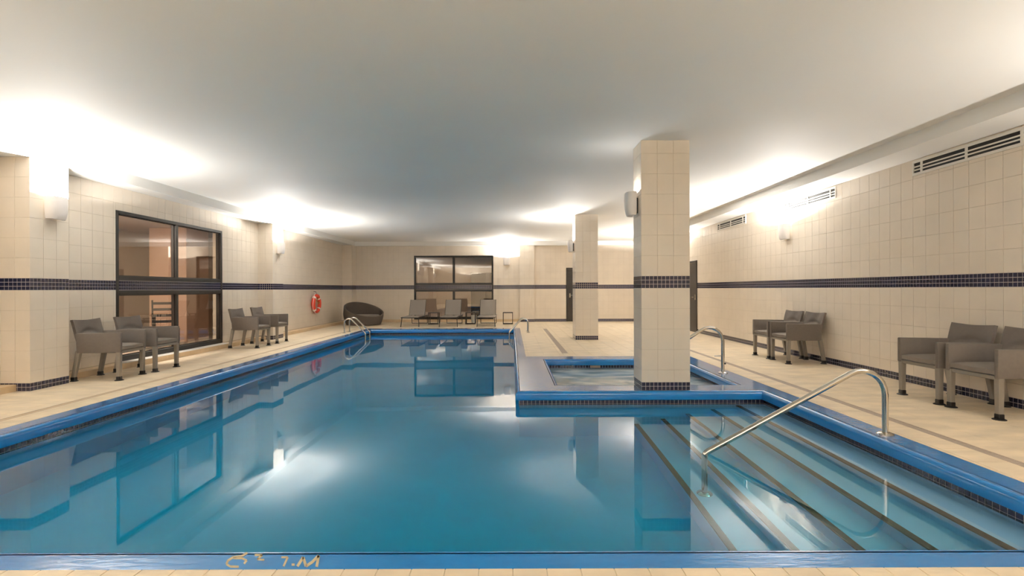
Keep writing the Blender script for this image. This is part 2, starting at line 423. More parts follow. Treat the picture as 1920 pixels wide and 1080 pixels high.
# ------------------------------------------------------------------ windows
def window(name, O, U, N, u0, u1, z0, z1, label):
    """frame with centre mullion, tiled spandrel at stripe height, four panes; O+u*U is the wall face"""
    root = wthing(name, label, 'window', O + Vector(U) * ((u0 + u1) / 2), kind='structure')
    U = Vector(U); N = Vector(N)
    def bx(ua, ub, za, zb, d0, d1, bev=0):
        P = [O + U * u + N * d for u in (ua, ub) for d in (d0, d1)]
        xs = [p.x for p in P]; ys = [p.y for p in P]
        return min(xs), max(xs), min(ys), max(ys), za, zb, bev
    m = (u0 + u1) / 2; fw = .055
    for a, c in ((u0, u0 + fw), (u1 - fw, u1)):
        MB().box(*bx(a, c, z0, z1, -.10, .012, .003)).build('window_jamb', M['frame'], root)
    for za, zb in ((z1 - fw, z1), (z0, z0 + .085), (1.17, 1.245), (1.405, 1.475)):
        MB().box(*bx(u0 + fw, u1 - fw, za, zb, -.10, .012, .003)).build('window_rail', M['frame'], root)
    for za, zb in ((z0 + .085, 1.17), (1.475, z1 - fw)):
        MB().box(*bx(m - .032, m + .032, za, zb, -.09, .006, .003)).build('mullion', M['frame'], root)
    sp = MB().box(*bx(u0 + fw, u1 - fw, 1.245, 1.405, -.08, .004)).build('spandrel', M['grout'], root)
    sp['world'] = 0
    R = grid(u0 + fw, u1 - fw, .05, STR)
    mosaic_bed(root, O + N * .003, U, N, [(u0 + fw, u1 - fw, 1.2485, 1.4015)])
    rest = tiles(root, O + N * .004, U, (0, 0, 1), N, R, M['mosaic'], 'mosaic_tile', gap=.0048, bev=.0006, minpx=999)
    tile_stuff(root, rest, M['mosaic'], 'spandrel_mosaic')
    for a, c in ((u0 + fw, m - .032), (m + .032, u1 - fw)):
        for za, zb in ((z0 + .085, 1.17), (1.475, z1 - fw)):
            MB().box(*bx(a, c, za, zb, -.052, -.046)).build('pane', M['glass'], root)
            # thin glazing bead round every pane
            g = MB()
            for q in ((a, a + .014, za, zb), (c - .014, c, za, zb), (a, c, za, za + .014), (a, c, zb - .014, zb)): g.box(*bx(*q, -.046, -.03))
            g.build('glazing_bead', M['darkmetal'], root)
    return root
window('window_1', Vector((XL, 0, 0)), (0, 1, 0), (1, 0, 0), WL[0], WL[1], WL[2], WL[3], 'large dark framed four pane window in the left wall behind the chairs')
window('window_2', Vector((0, YB, 0)), (1, 0, 0), (0, -1, 0), WB[0], WB[1], WB[2], WB[3], 'dark framed four pane window in the far wall behind the loungers')
b = MB(); b.box(XL + .006, -6.135, WL[0] - .02, WL[1] + .02, .0855, .0935, bev=.002)
struct(b.build('trim_4', M['white']), 'white sill strip below the left window on the curb', 'sill')

# rooms behind the glass
def back_room(name, x0, x1, y0, y1, open_side, label):
    b = MB(); t = .1
    b.box(x0, x1, y0, y1, -.12, 0).box(x0, x1, y0, y1, 2.75, 2.85)
    if open_side != 'x1': b.box(x1, x1 + t, y0, y1, -.12, 2.85)
    b.box(x0 - t, x0, y0, y1, -.12, 2.85)
    if open_side != 'y0': b.box(x0, x1, y0 - t, y0, -.12, 2.85)
    b.box(x0, x1, y1, y1 + t, -.12, 2.85)
    return struct(b.build(name, M['room']), label, 'room')
back_room('trim_5', -9.8, XL - .2, 7.0, 14.5, 'x1', 'tan walled room seen through the left window')
back_room('trim_6', -4.6, .3, YB + .2, 22.6, 'y0', 'tan walled room seen through the far window')
def room_fill_lamp(loc, size, pw, parent=None):
    l = bpy.data.lights.new('room_fill_lamp', 'AREA'); l.shape = 'RECTANGLE'; l.size = size; l.size_y = size; l.energy = pw; l.color = (1, .93, .85)
    o = bpy.data.objects.new('room_fill_lamp', l); o.location = loc; COL.objects.link(o); o.parent = parent; return o
for loc, pw, lab in (((-7.2, 7.5, 2.74), 170, 'added unseen ceiling light brightening the room behind the left window'), ((-4.3, 20.2, 2.74), 22, 'added unseen ceiling light brightening the room behind the far window')):
    t = thing('room_fill_light', lab, 'light', loc)  # added lamps, set out of sight to brighten the rooms behind the glass
    MB().box(-.2, .2, -.2, .2, -.02, .01, bev=.005).build('fill_light_housing', M['white'], t)
    room_fill_lamp((0, 0, -.03), .36, pw, t)
# dark doorway in the far room; pillar, table and stacked chair in the left room
t = thing('cabinet', 'tall dark cabinet behind the right pane of the far window', 'cabinet', (-1.15, 22.0, 0))
MB().box(-.62, .62, -.3, .3, 0, 1.95, bev=.01).build('cabinet_body', M['door'], t)
for s in (-1, 1): MB().box(.01 if s > 0 else -.6, .6 if s > 0 else -.01, -.32, -.3, .08, 1.93, bev=.004).build('cabinet_door', M['door'], t)
t = thing('pillar', 'pinkish square pillar inside the room behind the left window', 'pillar', (-8.3, 12.6, 0))
MB().box(-.45, .45, -.45, .45, 0, 2.75, bev=.01).build('pillar_shaft', mat('pink_tan_paint', (204, 172, 150), .7), t)
t = thing('round_table', 'small round table inside the room behind the left window', 'table', (-7.6, 10.7, 0))
MB().lathe([(.42, .71), (.44, .72), (.44, .735), (.42, .745)]).build('table_top', M['glass'], t)
MB().lathe([(.22, 0), (.22, .02), (.03, .04), (.03, .7), (.08, .71)]).build('pedestal', M['darkmetal'], t, smooth=True)
t = thing('ladder_back_chair', 'black ladder back chair beside the table behind the left window', 'chair', (-7.0, 10.2, 0), .5)
for sx in (-.2, .2):
    MB().tube([(sx, .2, 0), (sx, .19, .45)], .015).build('leg', M['black'], t)
    MB().tube([(sx, -.22, 0), (sx, -.2, .45), (sx, -.26, 1.05)], .015).build('leg', M['black'], t)
MB().box(-.22, .22, -.22, .22, .43, .46, bev=.01).build('seat', M['black'], t)
for z in (.6, .72, .84, .96): MB().box(-.2, .2, -.255, -.235, z, z + .05, bev=.004).build('back_slat', M['black'], t)

# ------------------------------------------------------------------ doors
def door(name, O, U, N, u0, u1, z1, label):
    root = wthing(name, label, 'door', O + Vector(U) * ((u0 + u1) / 2), kind='structure'); U = Vector(U); N = Vector(N)
    def bx(ua, ub, za, zb, d0, d1, bev=0):
        P = [O + U * u + N * d for u in (ua, ub) for d in (d0, d1)]
        xs = [p.x for p in P]; ys = [p.y for p in P]
        return min(xs), max(xs), min(ys), max(ys), za, zb, bev
    for a, c, za, zb in ((u0, u0 + .06, 0, z1), (u1 - .06, u1, 0, z1), (u0 + .06, u1 - .06, z1 - .06, z1)):
        MB().box(*bx(a, c, za, zb, -.02, .03, .004)).build('door_frame', M['door'], root)
    MB().box(*bx(u0 + .063, u1 - .063, .005, z1 - .063, -.02, .012, .003)).build('door_leaf', M['door'], root)
    hp = O + U * (u0 + .14) + N * .012
    h = MB(); h.tube([hp + Vector((0, 0, 1.0)), hp + N * .05 + Vector((0, 0, 1.0)), hp + N * .055 + U * .03 + Vector((0, 0, 1.0)), hp + N * .055 + U * .12 + Vector((0, 0, 1.0))], .009)
    h.box(*bx(u0 + .115, u0 + .165, .92, 1.08, .012, .018, .002)).build('door_handle', M['steel'], root)
    return root
door('door_1', Vector((XR, 0, 0)), (0, 1, 0), (-1, 0, 0), DR[0], DR[1], DR[2], 'dark brown door in the right wall half behind the near pillar')
door('door_2', Vector((0, YB, 0)), (1, 0, 0), (0, -1, 0), DB[0], DB[1], DB[2], 'dark brown door in the far wall behind the middle pillar')

# ------------------------------------------------------------------ pillars
def pillar(name, x0, x1, y0, y1, top, faces, label, cat='pillar', base=True, most=300, tw=.2):
    root = wthing(name, label, cat, ((x0 + x1) / 2, (y0 + y1) / 2, 0))
    MB().box(x0 + .004, x1 - .004, y0 + .004, y1 - .004, 0, top).build('shaft', M['grout'], root)
    bin = [0]; rest = []; rm = []
    hi = HIGH + ([CZ] if top > BZ + .01 else [])
    for f in faces:
        if f == 'front': O, U, N, L = (x0, y0 + .004, 0), (1, 0, 0), (0, -1, 0), x1 - x0
        if f == 'left': O, U, N, L = (x0 + .004, y0, 0), (0, 1, 0), (-1, 0, 0), y1 - y0
        if f == 'right': O, U, N, L = (x1 - .004, y0, 0), (0, 1, 0), (1, 0, 0), y1 - y0
        if f == 'back': O, U, N, L = (x0, y1 - .004, 0), (1, 0, 0), (0, 1, 0), x1 - x0
        s = L / max(1, round(L / .2)) if L > .3 else L
        ms = L / round(L / .05)
        R = grid(0, L, s, LOW) + grid(0, L, s, hi)
        rest += tiles(root, O, U, (0, 0, 1), N, R, M['tile'], 'tile', gap=.0028, bev=.0009, minpx=9, bin=bin)
        RM = grid(0, L, ms, STR) + grid(0, L, ms, BASE)
        mosaic_bed(root, O, U, N, [(0, L, 1.2485, 1.4015), (0, L, .001, .1015)])
        rm += tiles(root, O, U, (0, 0, 1), N, RM, M['mosaic'], 'mosaic_tile', gap=.0048, bev=.0006, minpx=999)
    tile_stuff(root, rest, M['tile'], 'small_tiles'); tile_stuff(root, rm, M['mosaic'], 'mosaic_bands')
    return root
PX = -5.96
pillar('pillar', 1.583, 2.176, 6.165, 6.56, CZ, ('front', 'left', 'right', 'back'), 'cream tiled square pillar standing at the corner of the hot tub')
pillar('pillar', 1.546, 2.10, 12.3, 12.85, CZ, ('front', 'left', 'right', 'back'), 'cream tiled square pillar standing free on the floor beyond the hot tub')
pillar('wall_pier', XL, PX, 6.23, 6.78, BZ, ('front', 'right', 'back'), 'cream tiled wall pier at the left edge beside the nearest chairs', 'pier')
pillar('wall_pier', XL, PX, 12.56, 13.13, BZ, ('front', 'right', 'back'), 'cream tiled wall pier between the second pair of left chairs and the life ring', 'pier')
pillar('wall_pier', XL, PX, 18.75, 19.25, BZ, ('front', 'right'), 'cream tiled wall pier in the far left corner behind the round sofa', 'pier')
pillar('wall_pier', XL, PX, -.1, .45, BZ, ('front', 'right', 'back'), 'cream tiled wall pier on the left beside the viewpoint', 'pier')
pillar('wall_pier', .29, .85, 19.14, YB, BZ, ('front', 'left', 'right'), 'shallow cream tiled pier on the far wall right of the wall lamp', 'pier')

# ------------------------------------------------------------------ pool
PW = [(-4.42, 2.38), (3.07, 2.38), (3.07, 6.155), (.085, 6.155), (.085, 15.70), (-4.42, 15.70)]
TW = [(.555, 6.505), (2.945, 6.505), (2.945, 8.945), (.555, 8.945)]
def offset(poly, d):
    n = len(poly); out = []
    for i in range(n):
        p0, p, p1 = Vector(poly[i - 1]), Vector(poly[i]), Vector(poly[(i + 1) % n])
        a = (p - p0).normalized(); c = (p1 - p).normalized()
        out.append(p + Vector((-a.y, a.x)) * d + Vector((-c.y, c.x)) * d)
    return out
def nose(b, poly, prof):
    R = [[(q.x, q.y, z) for q in offset(poly, d)] for d, z in prof]
    n = len(poly)
    V = [[b.bm.verts.new(p) for p in r] for r in R]
    for r0, r1 in zip(V, V[1:]):
        for i in range(n): j = (i + 1) % n; b.bm.faces.new([r0[i], r0[j], r1[j], r1[i]])
def nprof(tip, r):
    return [(-.01, -.11), (tip - .012, -.11), (tip - .003, -.105), (tip, -.094)] + [(tip - r + r * math.cos(q), -r + r * math.sin(q)) for q in [PI / 2 * k / 8 for k in range(0, 9)]] + [(-.01, 0)]
pool = wthing('swimming_pool', 'large L shaped swimming pool with blue painted coping', 'pool', (-.7, 8, 0))
b = MB(); nose(b, PW, nprof(.045, .045)); b.build('coping_nose', M['coping'], pool, smooth=True)
b = MB()
for x0, x1, y0, y1 in ((-4.60, -4.42, 2.245, 16.1), (-4.42, 3.07, 2.245, 2.38), (-4.42, .25, 15.70, 16.1), (3.07, 3.26, 2.245, 9.3), (.085, .25, 9.3, 15.70), (.085, 3.07, 6.155, 6.505)):
    b.box(x0, x1, y0, y1, -.12, 0)
b.build('coping_top', M['coping'], pool)
FZ = lambda y: -1.30 - .045 * (y - 2.33)
b = MB()
n = len(PW)
for i in range(n):
    p, q = PW[i], PW[(i + 1) % n]
    b.face([(p[0], p[1], -.11), (q[0], q[1], -.11), (q[0], q[1], FZ(q[1])), (p[0], p[1], FZ(p[1]))])
b.face([(x, y, FZ(y)) for x, y in ((-4.42, 2.38), (3.07, 2.38), (3.07, 6.155), (-4.42, 6.155))])
b.face([(x, y, FZ(y)) for x, y in ((-4.42, 6.155), (.085, 6.155), (.085, 15.70), (-4.42, 15.70))])
b.build('basin', M['basin'], pool)
bin = [0]; rest = []
for i in range(n):
    p, q = Vector(PW[i] + (0,)), Vector(PW[(i + 1) % n] + (0,))
    U = (q - p).normalized(); L = (q - p).length; N = Vector((-U.y, U.x, 0))
    rest += tiles(pool, p, U, (0, 0, 1), N, grid(0, L, L / round(L / .05), [-.21, -.16, -.11]), M['mosaic'], 'waterline_tile', gap=.004, bev=.0006, minpx=9.5, bin=bin, most=280)
tile_stuff(pool, rest, M['mosaic'], 'far_waterline_tiles')
b = MB()
for i in range(n):                     # pale grout bed behind the waterline tiles
    p, q = Vector(PW[i]), Vector(PW[(i + 1) % n]); a = offset(PW, .0015)
    b.face([(a[i].x, a[i].y, -.11), (a[(i + 1) % n].x, a[(i + 1) % n].y, -.11), (a[(i + 1) % n].x, a[(i + 1) % n].y, -.212), (a[i].x, a[i].y, -.212)])
b.build('tile_bed', M['mgrout'], pool)
# steps at the right end, each with a dark nosing
SX = [2.73, 2.425, 2.12, 1.815, 1.495]; SD = [.10, .30, .50, .70, .90]
for i, (x, d) in enumerate(zip(SX, SD)):
    xr = 3.07 if i == 0 else SX[i - 1] + .0
    st = MB().box(x, xr, 2.38, 6.155, -1.9, -.16 - d).build('step', M['basin'], pool)
    bb = MB().box(x - .006, x + .045, 2.382, 6.153, -.16 - d - .02, -.16 - d + .005, bev=.002)
    o = bb.build('step_nosing', M['deepline'], None, off=world_loc(pool)); o.parent = st
# worn depth marking on the near coping
def stroke(b, pts, wpx):
    for (x0, y0), (x1, y1) in zip(pts, pts[1:]):
        d = Vector((x1 - x0, y1 - y0)); nrm = Vector((-d.y, d.x)).normalized() * wpx / 2
        P = [unproj(x0 + nrm.x, y0 + nrm.y), unproj(x1 + nrm.x, y1 + nrm.y), unproj(x1 - nrm.x, y1 - nrm.y), unproj(x0 - nrm.x, y0 - nrm.y)]
        b.hexa([(q[0], q[1], -.001) for q in P], [(q[0], q[1], .0012) for q in P])
for strokes in ([([(462, 1037), (452, 1043), (436, 1045), (426, 1051), (423, 1058), (430, 1062.5), (446, 1063)], 4), ([(436, 1047), (452, 1047), (461, 1051), (456, 1057)], 3.5)],
                [([(476, 1041), (490, 1041), (481, 1049), (494, 1050)], 3.5)], [([(526, 1045), (538, 1045), (530, 1062)], 3.5)], [([(545, 1059), (551, 1059)], 4)],
                [([(556, 1062), (567, 1045), (572, 1062), (584, 1054), (596, 1042), (592, 1063)], 5)]):
    b = MB()
    for pts, wd_ in strokes: stroke(b, pts, wd_)
    b.build('painted_character', M['paint'], pool)
# water
def water(poly, zt, zb, m, name, parent):
    P = offset(poly, -.02); b = MB()
    top = [(p.x, p.y, zt) for p in P]; bot = [(p.x, p.y, zb) for p in P]
    b.face(top); b.face(bot[::-1])
    for i in range(len(P)):
        j = (i + 1) % len(P); b.face([bot[i], bot[j], top[j], top[i]])
    return b.build(name, m, parent)
water(PW, -.16, -2.3, M['water'], 'water', pool)

# hot tub
tub = wthing('hot_tub', 'square sunken hot tub of bubbling water set into the blue island', 'hot tub', (1.75, 7.7, 0))
b = MB(); nose(b, TW, nprof(.045, .045)); b.build('tub_coping_nose', M['coping'], tub, smooth=True)
b = MB()
for x0, x1, y0, y1 in ((.085, .555, 6.505, 9.3), (2.945, 3.07, 6.505, 9.3), (.555, 2.945, 8.945, 9.3)): b.box(x0, x1, y0, y1, -.12, 0)
b.build('tub_coping_top', M['coping'], tub)
b = MB()
for i in range(4):
    p, q = TW[i], TW[(i + 1) % 4]
    b.face([(p[0], p[1], -.11), (q[0], q[1], -.11), (q[0], q[1], -1.0), (p[0], p[1], -1.0)])
b.face([(x, y, -1.0) for x, y in TW]); b.build('tub_basin', M['basin'], tub)
rest = []
for i in range(4):
    p, q = Vector(TW[i] + (0,)), Vector(TW[(i + 1) % 4] + (0,)); U = (q - p).normalized(); L = (q - p).length; N = Vector((-U.y, U.x, 0))
    rest += tiles(tub, p, U, (0, 0, 1), N, grid(0, L, L / round(L / .05), [-.21, -.16, -.11]), M['mosaic'], 'waterline_tile', gap=.004, bev=.0006, minpx=999)
tile_stuff(tub, rest, M['mosaic'], 'tub_waterline_tiles')
MB().box(1.38, 1.56, 8.925, 8.955, -.155, -.115, bev=.004).build('skimmer', M['drain'], tub)
# bubbling surface: gently uneven
b = MB(); nx, ny = 60, 60; V = []
P0, P1 = (.545, 6.495), (2.955, 8.955)
for j in range(ny + 1):
    r = []
    for i in range(nx + 1):
        x = P0[0] + (P1[0] - P0[0]) * i / nx; y = P0[1] + (P1[1] - P0[1]) * j / ny
        z = -.165 + .0025 * math.sin(x * 9 + 2 * math.sin(y * 5)) * math.cos(y * 11 + math.sin(x * 7))
        r.append(b.bm.verts.new((x, y, z)))
    V.append(r)
for j in range(ny):
    for i in range(nx): b.bm.faces.new([V[j][i], V[j][i + 1], V[j + 1][i + 1], V[j + 1][i]])
b.build('tub_water', M['foam'], tub, smooth=True)

# ------------------------------------------------------------------ rails and ladders
def flange(p, parent, r=.065):
    MB().lathe([(r, 0), (r, .008), (r * .8, .016), (.03, .022)], c=p).build('flange', M['steel'], parent, smooth=True)
def rail(Y, xa, slope, z_at, x_at, xc, zend, label, peg=False):
    t = wthing('handrail', label, 'handrail', (xa, Y, 0))
    zb = z_at + slope * (xa - x_at); zc = z_at + slope * (xc - x_at)
    pts = fillet([(xa, Y, .0), (xa, Y, zb), (xc, Y, zc), (xc, Y, zend)], [.20, .06])
    MB().tube(pts, .0245, 16).build('rail', M['steel'], t, smooth=True)
    flange((xa, Y, 0), t); flange((xc, Y, zend), t)
    if peg:
        MB().tube([(xa, Y, .255), (xa - .12, Y, .25)], .008).build('peg', M['steel'], t)
        MB().lathe([(.004, -.012), (.014, -.01), (.014, .01), (.004, .012)], c=(xa + .028, Y - .01, .14), n=12).build('knob', M['black'], t)
    return t
rail(4.28, 3.166, .541, .506, 2.853, 1.63, -1.06, 'long steel handrail sloping down into the pool steps')
rail(7.42, 3.10, .65, .607, 2.747, 2.25, -1.0, 'steel handrail of the hot tub half hidden by the near pillar', peg=True)
def ladder(xa, xc, label):
    s = 1 if xc > xa else -1
    t = wthing('pool_ladder', label, 'pool ladder', (xa, 14.6, 0))
    for Y in (14.38, 14.83):
        pts = fillet([(xa, Y, 0), (xa, Y, .60), (xc, Y, .0), (xc, Y, -1.25)], [.13, .10])
        MB().tube(pts, .020, 12).build('rail', M['steel'], t, smooth=True); flange((xa, Y, 0), t, .05)
    for z in (-.4, -.68, -.96): MB().box(xc - .04, xc + .04, 14.38, 14.83, z, z + .025, bev=.006).build('rung', M['steel'], t)
ladder(-4.79, -4.19, 'steel pool ladder at the far left corner near the round sofa')
ladder(.46, -.08, 'steel pool ladder on the right bank at the far end of the pool')

# ------------------------------------------------------------------ wall lamps
def sconce(loc, rz, label, pw=1.0):
    t = thing('wall_lamp', label, 'wall lamp', loc, rz)        # local: wall at y=0, throws into +y, z=0 at the shade's foot
    MB().box(-.05, .05, 0.001, .02, .03, .22, bev=.003).build('back_plate', M['black'], t)
    MB().box(-.06, .06, .02, .045, .03, .06, bev=.004).build('bracket', M['darkmetal'], t)
    def ring(wd, d, z, n=16):
        o = [(wd * math.copysign(abs(math.cos(a)) ** .55, math.cos(a)), .035 + d * abs(math.sin(a)) ** .62, z) for a in [PI * k / n for k in range(n + 1)]]
        return o
    zs = [0, .03, .1, .2, .29]; wd = [.118, .124, .128, .13, .13]; dp = [.085, .098, .112, .118, .112]
    rings = []
    for z, a, d in zip(zs, wd, dp):
        o = ring(a, d, z); i = ring(a - .006, d - .006, z)[::-1]
        rings.append(o + i)
    b = MB(); b.loft(rings)
    b.bm.faces.new([b.bm.verts.new(p) for p in ring(.116, .083, .004)])
    b.build('shade', M['shade'], t, smooth=True)
    l = bpy.data.lights.new('lamp', 'AREA'); l.shape = 'RECTANGLE'; l.size = .20; l.size_y = .055; l.energy = LAMP_W * pw; l.color = LAMP_C; l.spread = PI
    o = bpy.data.objects.new('lamp', l); COL.objects.link(o); o.parent = t; o.location = (0, .085, .283); o.rotation_euler = (PI, 0, 0)
    # wide 'batwing' throw of an uplighter: more light towards the sides than straight up
    l.use_nodes = True; nt = l.node_tree; n = nt.nodes; L = nt.links; em = n['Emission']
    g = n.new('ShaderNodeNewGeometry'); dt = n.new('ShaderNodeVectorMath'); dt.operation = 'DOT_PRODUCT'
    L.new(g.outputs['Normal'], dt.inputs[0]); L.new(g.outputs['Incoming'], dt.inputs[1])
    ab = n.new('ShaderNodeMath'); ab.operation = 'ABSOLUTE'; L.new(dt.outputs['Value'], ab.inputs[0])
    mx = n.new('ShaderNodeMath'); mx.operation = 'MAXIMUM'; mx.inputs[1].default_value = .15; L.new(ab.outputs[0], mx.inputs[0])
    pw_ = n.new('ShaderNodeMath'); pw_.operation = 'POWER'; pw_.inputs[1].default_value = -1.1; L.new(mx.outputs[0], pw_.inputs[0])
    sm = n.new('ShaderNodeMapRange'); sm.interpolation_type = 'SMOOTHSTEP'; sm.inputs[1].default_value = .05; sm.inputs[2].default_value = .16; L.new(ab.outputs[0], sm.inputs[0])
    mu = n.new('ShaderNodeMath'); mu.operation = 'MULTIPLY'; L.new(pw_.outputs[0], mu.inputs[0]); L.new(sm.outputs[0], mu.inputs[1])
    L.new(mu.outputs[0], em.inputs['Strength'])
    return t
ZS = 2.165
sconce((PX, 6.52, ZS), -PI / 2, 'white wall lamp on the left pier nearest the viewer', .55)
sconce((PX, 12.85, ZS), -PI / 2, 'white wall lamp on the left pier beyond the window', 1.0)
sconce((-.20, YB - .004, ZS), PI, 'white wall lamp on the far wall right of the window', .4)
sconce((1.546, 12.6, ZS), PI / 2, 'white wall lamp on the side of the middle free standing pillar', .25)
sconce((1.583, 6.37, ZS), PI / 2, 'white wall lamp on the left side of the near hot tub pillar', .012)
sconce((XR - .004, 9.5, ZS), PI / 2, 'white wall lamp on the right wall beside the middle air vent', .85)
sconce((XR - .004, 15.9, ZS), PI / 2, 'white wall lamp on the right wall beyond the dark door', 1.4)
sconce((PX, .2, ZS), -PI / 2, 'assumed white wall lamp, out of view on the left pier beside the viewpoint')  # assumed lamp out of view, lights the near end of the room
sconce((XR - .004, 2.6, ZS), PI / 2, 'assumed white wall lamp, out of view on the right wall past the right edge', .5)  # also assumed and out of view, lights the near right side
for x, lab in ((-3.6, 'added white wall lamp, unseen on the wall behind the viewpoint, left'), (-.6, 'added white wall lamp, unseen on the wall behind the viewpoint, middle'), (2.6, 'added white wall lamp, unseen on the wall behind the viewpoint, right')):
    sconce((x, YF, ZS), 0, lab, 1.3)  # unseen lamps added as fill, bouncing forward off the ceiling behind the camera

# ------------------------------------------------------------------ air vents
def vent(yc, label):
    t = wthing('air_vent', label, 'air vent', (XR, yc, 2.785))
    y0, y1 = yc - .77, yc + .77; z0, z1 = 2.69, 2.88; X = XR - .004
    MB().box(X - .004, X + .0, y0 + .01, y1 - .01, z0 + .01, z1 - .01).build('vent_back', M['black'], t)
    b = MB()
    b.box(X - .014, X, y0, y1, z0, z0 + .032).box(X - .014, X, y0, y1, z1 - .032, z1)
    b.box(X - .014, X, y0, y0 + .02, z0 + .032, z1 - .032).box(X - .014, X, y1 - .02, y1, z0 + .032, z1 - .032)
    b.build('vent_frame', M['white'], t)
    for z in (2.758, 2.799): MB().box(X - .013, X - .003, y0 + .02, y1 - .02, z - .0085, z + .0085, bev=.002).build('slat', M['white'], t)
    for yy in (y0 + .14, yc, y1 - .14): MB().box(X - .0135, X - .003, yy - .015, yy + .015, z0 + .032, z1 - .032).build('divider', M['white'], t)
vent(5.76, 'long white slotted air vent high on the right wall nearest the viewer')
vent(8.85, 'white slotted air vent on the right wall above the wall lamp')
vent(11.97, 'smallest white slotted air vent far along the right wall')

# ------------------------------------------------------------------ armchairs
def cloth(nu, nv, fn, th, nfn):
    """grid surface with thickness: fn(u,v)->point, th thickness along nfn"""
    b = MB(); A = []; B = []
    for j in range(nv + 1):
        ra, rb = [], []
        for i in range(nu + 1):
            p = Vector(fn(i / nu, j / nv)); nn = Vector(nfn)
            ra.append(b.bm.verts.new(p + nn * th / 2)); rb.append(b.bm.verts.new(p - nn * th / 2))
        A.append(ra); B.append(rb)
    for j in range(nv):
        for i in range(nu):
            b.bm.faces.new([A[j][i], A[j][i + 1], A[j + 1][i + 1], A[j + 1][i]]); b.bm.faces.new([B[j][i], B[j + 1][i], B[j + 1][i + 1], B[j][i + 1]])
    for i in range(nu):
        b.bm.faces.new([A[0][i], B[0][i], B[0][i + 1], A[0][i + 1]]); b.bm.faces.new([A[nv][i], A[nv][i + 1], B[nv][i + 1], B[nv][i]])
    for j in range(nv):
        b.bm.faces.new([A[j][0], A[j + 1][0], B[j + 1][0], B[j][0]]); b.bm.faces.new([A[j][nu], B[j][nu], B[j + 1][nu], A[j + 1][nu]])
    return b
def armchair(label, loc, rz, group, seed=0):
    t = thing('armchair', label, 'chair', loc, rz, group)
    W = .285
    for s in (-1, 1):
        x = s * (W - .03)
        f = MB().hexa([(x - .024, .232, .055), (x + .024, .232, .055), (x + .024, .28, .055), (x - .024, .28, .055)], [(x - .028, .228, .40), (x + .028, .228, .40), (x + .028, .284, .40), (x - .028, .284, .40)], bev=.004).build('leg', M['leg'], t)
        MB().box(x - .027, x + .027, .229, .283, .012, .056, bev=.004).build('foot_cap', M['black'], f)
        MB().lathe([(.055, 0), (.055, .006), (.04, .013)], c=(x, .256, 0), n=16).build('foot_plate', M['black'], f)
        r = MB().hexa([(x - .024, -.345, .055), (x + .024, -.345, .055), (x + .024, -.297, .055), (x - .024, -.297, .055)], [(x - .027, -.285, .42), (x + .027, -.285, .42), (x + .027, -.225, .42), (x - .027, -.225, .42)], bev=.004).build('leg', M['leg'], t)
        MB().box(x - .027, x + .027, -.35, -.294, .012, .058, bev=.004).build('foot_cap', M['black'], r)
        MB().lathe([(.048, 0), (.048, .006), (.036, .013)], c=(x, -.318, 0), n=16).build('foot_plate', M['black'], r)
        # arm sling: fabric box over the side frame
        xa, xb = (W - .045, W) if s > 0 else (-W, -W + .045)
        b = MB().hexa([(xa, -.268, .385), (xb, -.268, .385), (xb, .292, .385), (xa, .292, .385)], [(xa, -.285, .655), (xb, -.285, .655), (xb, .292, .665), (xa, .292, .665)], bev=.01, seg=2)
        b.build('arm', M['fabric'], t, smooth=True)
    MB().box(-W + .05, W - .05, .225, .275, .37, .410, bev=.006).build('seat_rail', M['leg'], t)
    def seat(u, v):
        x = -(W - .048) + 2 * (W - .048) * u; y = -.25 + .53 * v
        return (x, y, .452 + .012 * math.sin(PI * u) * math.sin(PI * v) - .012 * v ** 6 + .003 * math.sin(9 * u + seed) * v)
    cloth(14, 14, seat, .045, (0, 0, 1)).build('seat', M['seat'], t, smooth=True)
    def back(u, v):
        x = -(W - .02) + 2 * (W - .02) * u
        sag = math.sin(PI * u)
        y = -.245 - .105 * v ** 1.25 - .022 * sag * (1 - abs(2 * v - 1) ** 2) - .020 * math.exp(-((v - .62 + .25 * (2 * u - 1) ** 2) / .07) ** 2) * sag + .004 * math.sin(14 * u + 7 * v + seed)
        z = .42 + .42 * v - .014 * sag * v
        return (x, y, z)
    cloth(20, 20, back, .034, (0, 1, .2)).build('backrest', M['fabric'], t, smooth=True)
    return t
GA = 'taupe armchairs in pairs along the walls'
armc = armchair('taupe armchair in the nearest left pair beside the pier', (-5.71, 7.19, 0), -PI / 2 + .10, GA)
for loc, rz, lab in (((-5.70, 7.92, 0), -PI / 2 + .03, 'taupe armchair of the nearest left pair in front of the window'),
                     ((-5.71, 11.03, 0), -PI / 2, 'taupe armchair of the farther left pair just past the window'),
                     ((-5.71, 11.93, 0), -PI / 2 + .02, 'taupe armchair of the farther left pair in front of the pier'),
                     ((4.81, 5.63, 0), PI / 2, 'taupe armchair near the right edge, the farther one of the nearest right pair'),
                     ((4.83, 5.00, 0), PI / 2 + .02, 'taupe armchair cut off by the right edge of the photo'),
                     ((4.79, 9.15, 0), PI / 2, 'taupe armchair of the farther right pair closer to the dark door'),
                     ((4.79, 8.52, 0), PI / 2 - .01, 'taupe armchair of the farther right pair closer to the viewer')):
    copy_tree(armc, loc, rz, lab)

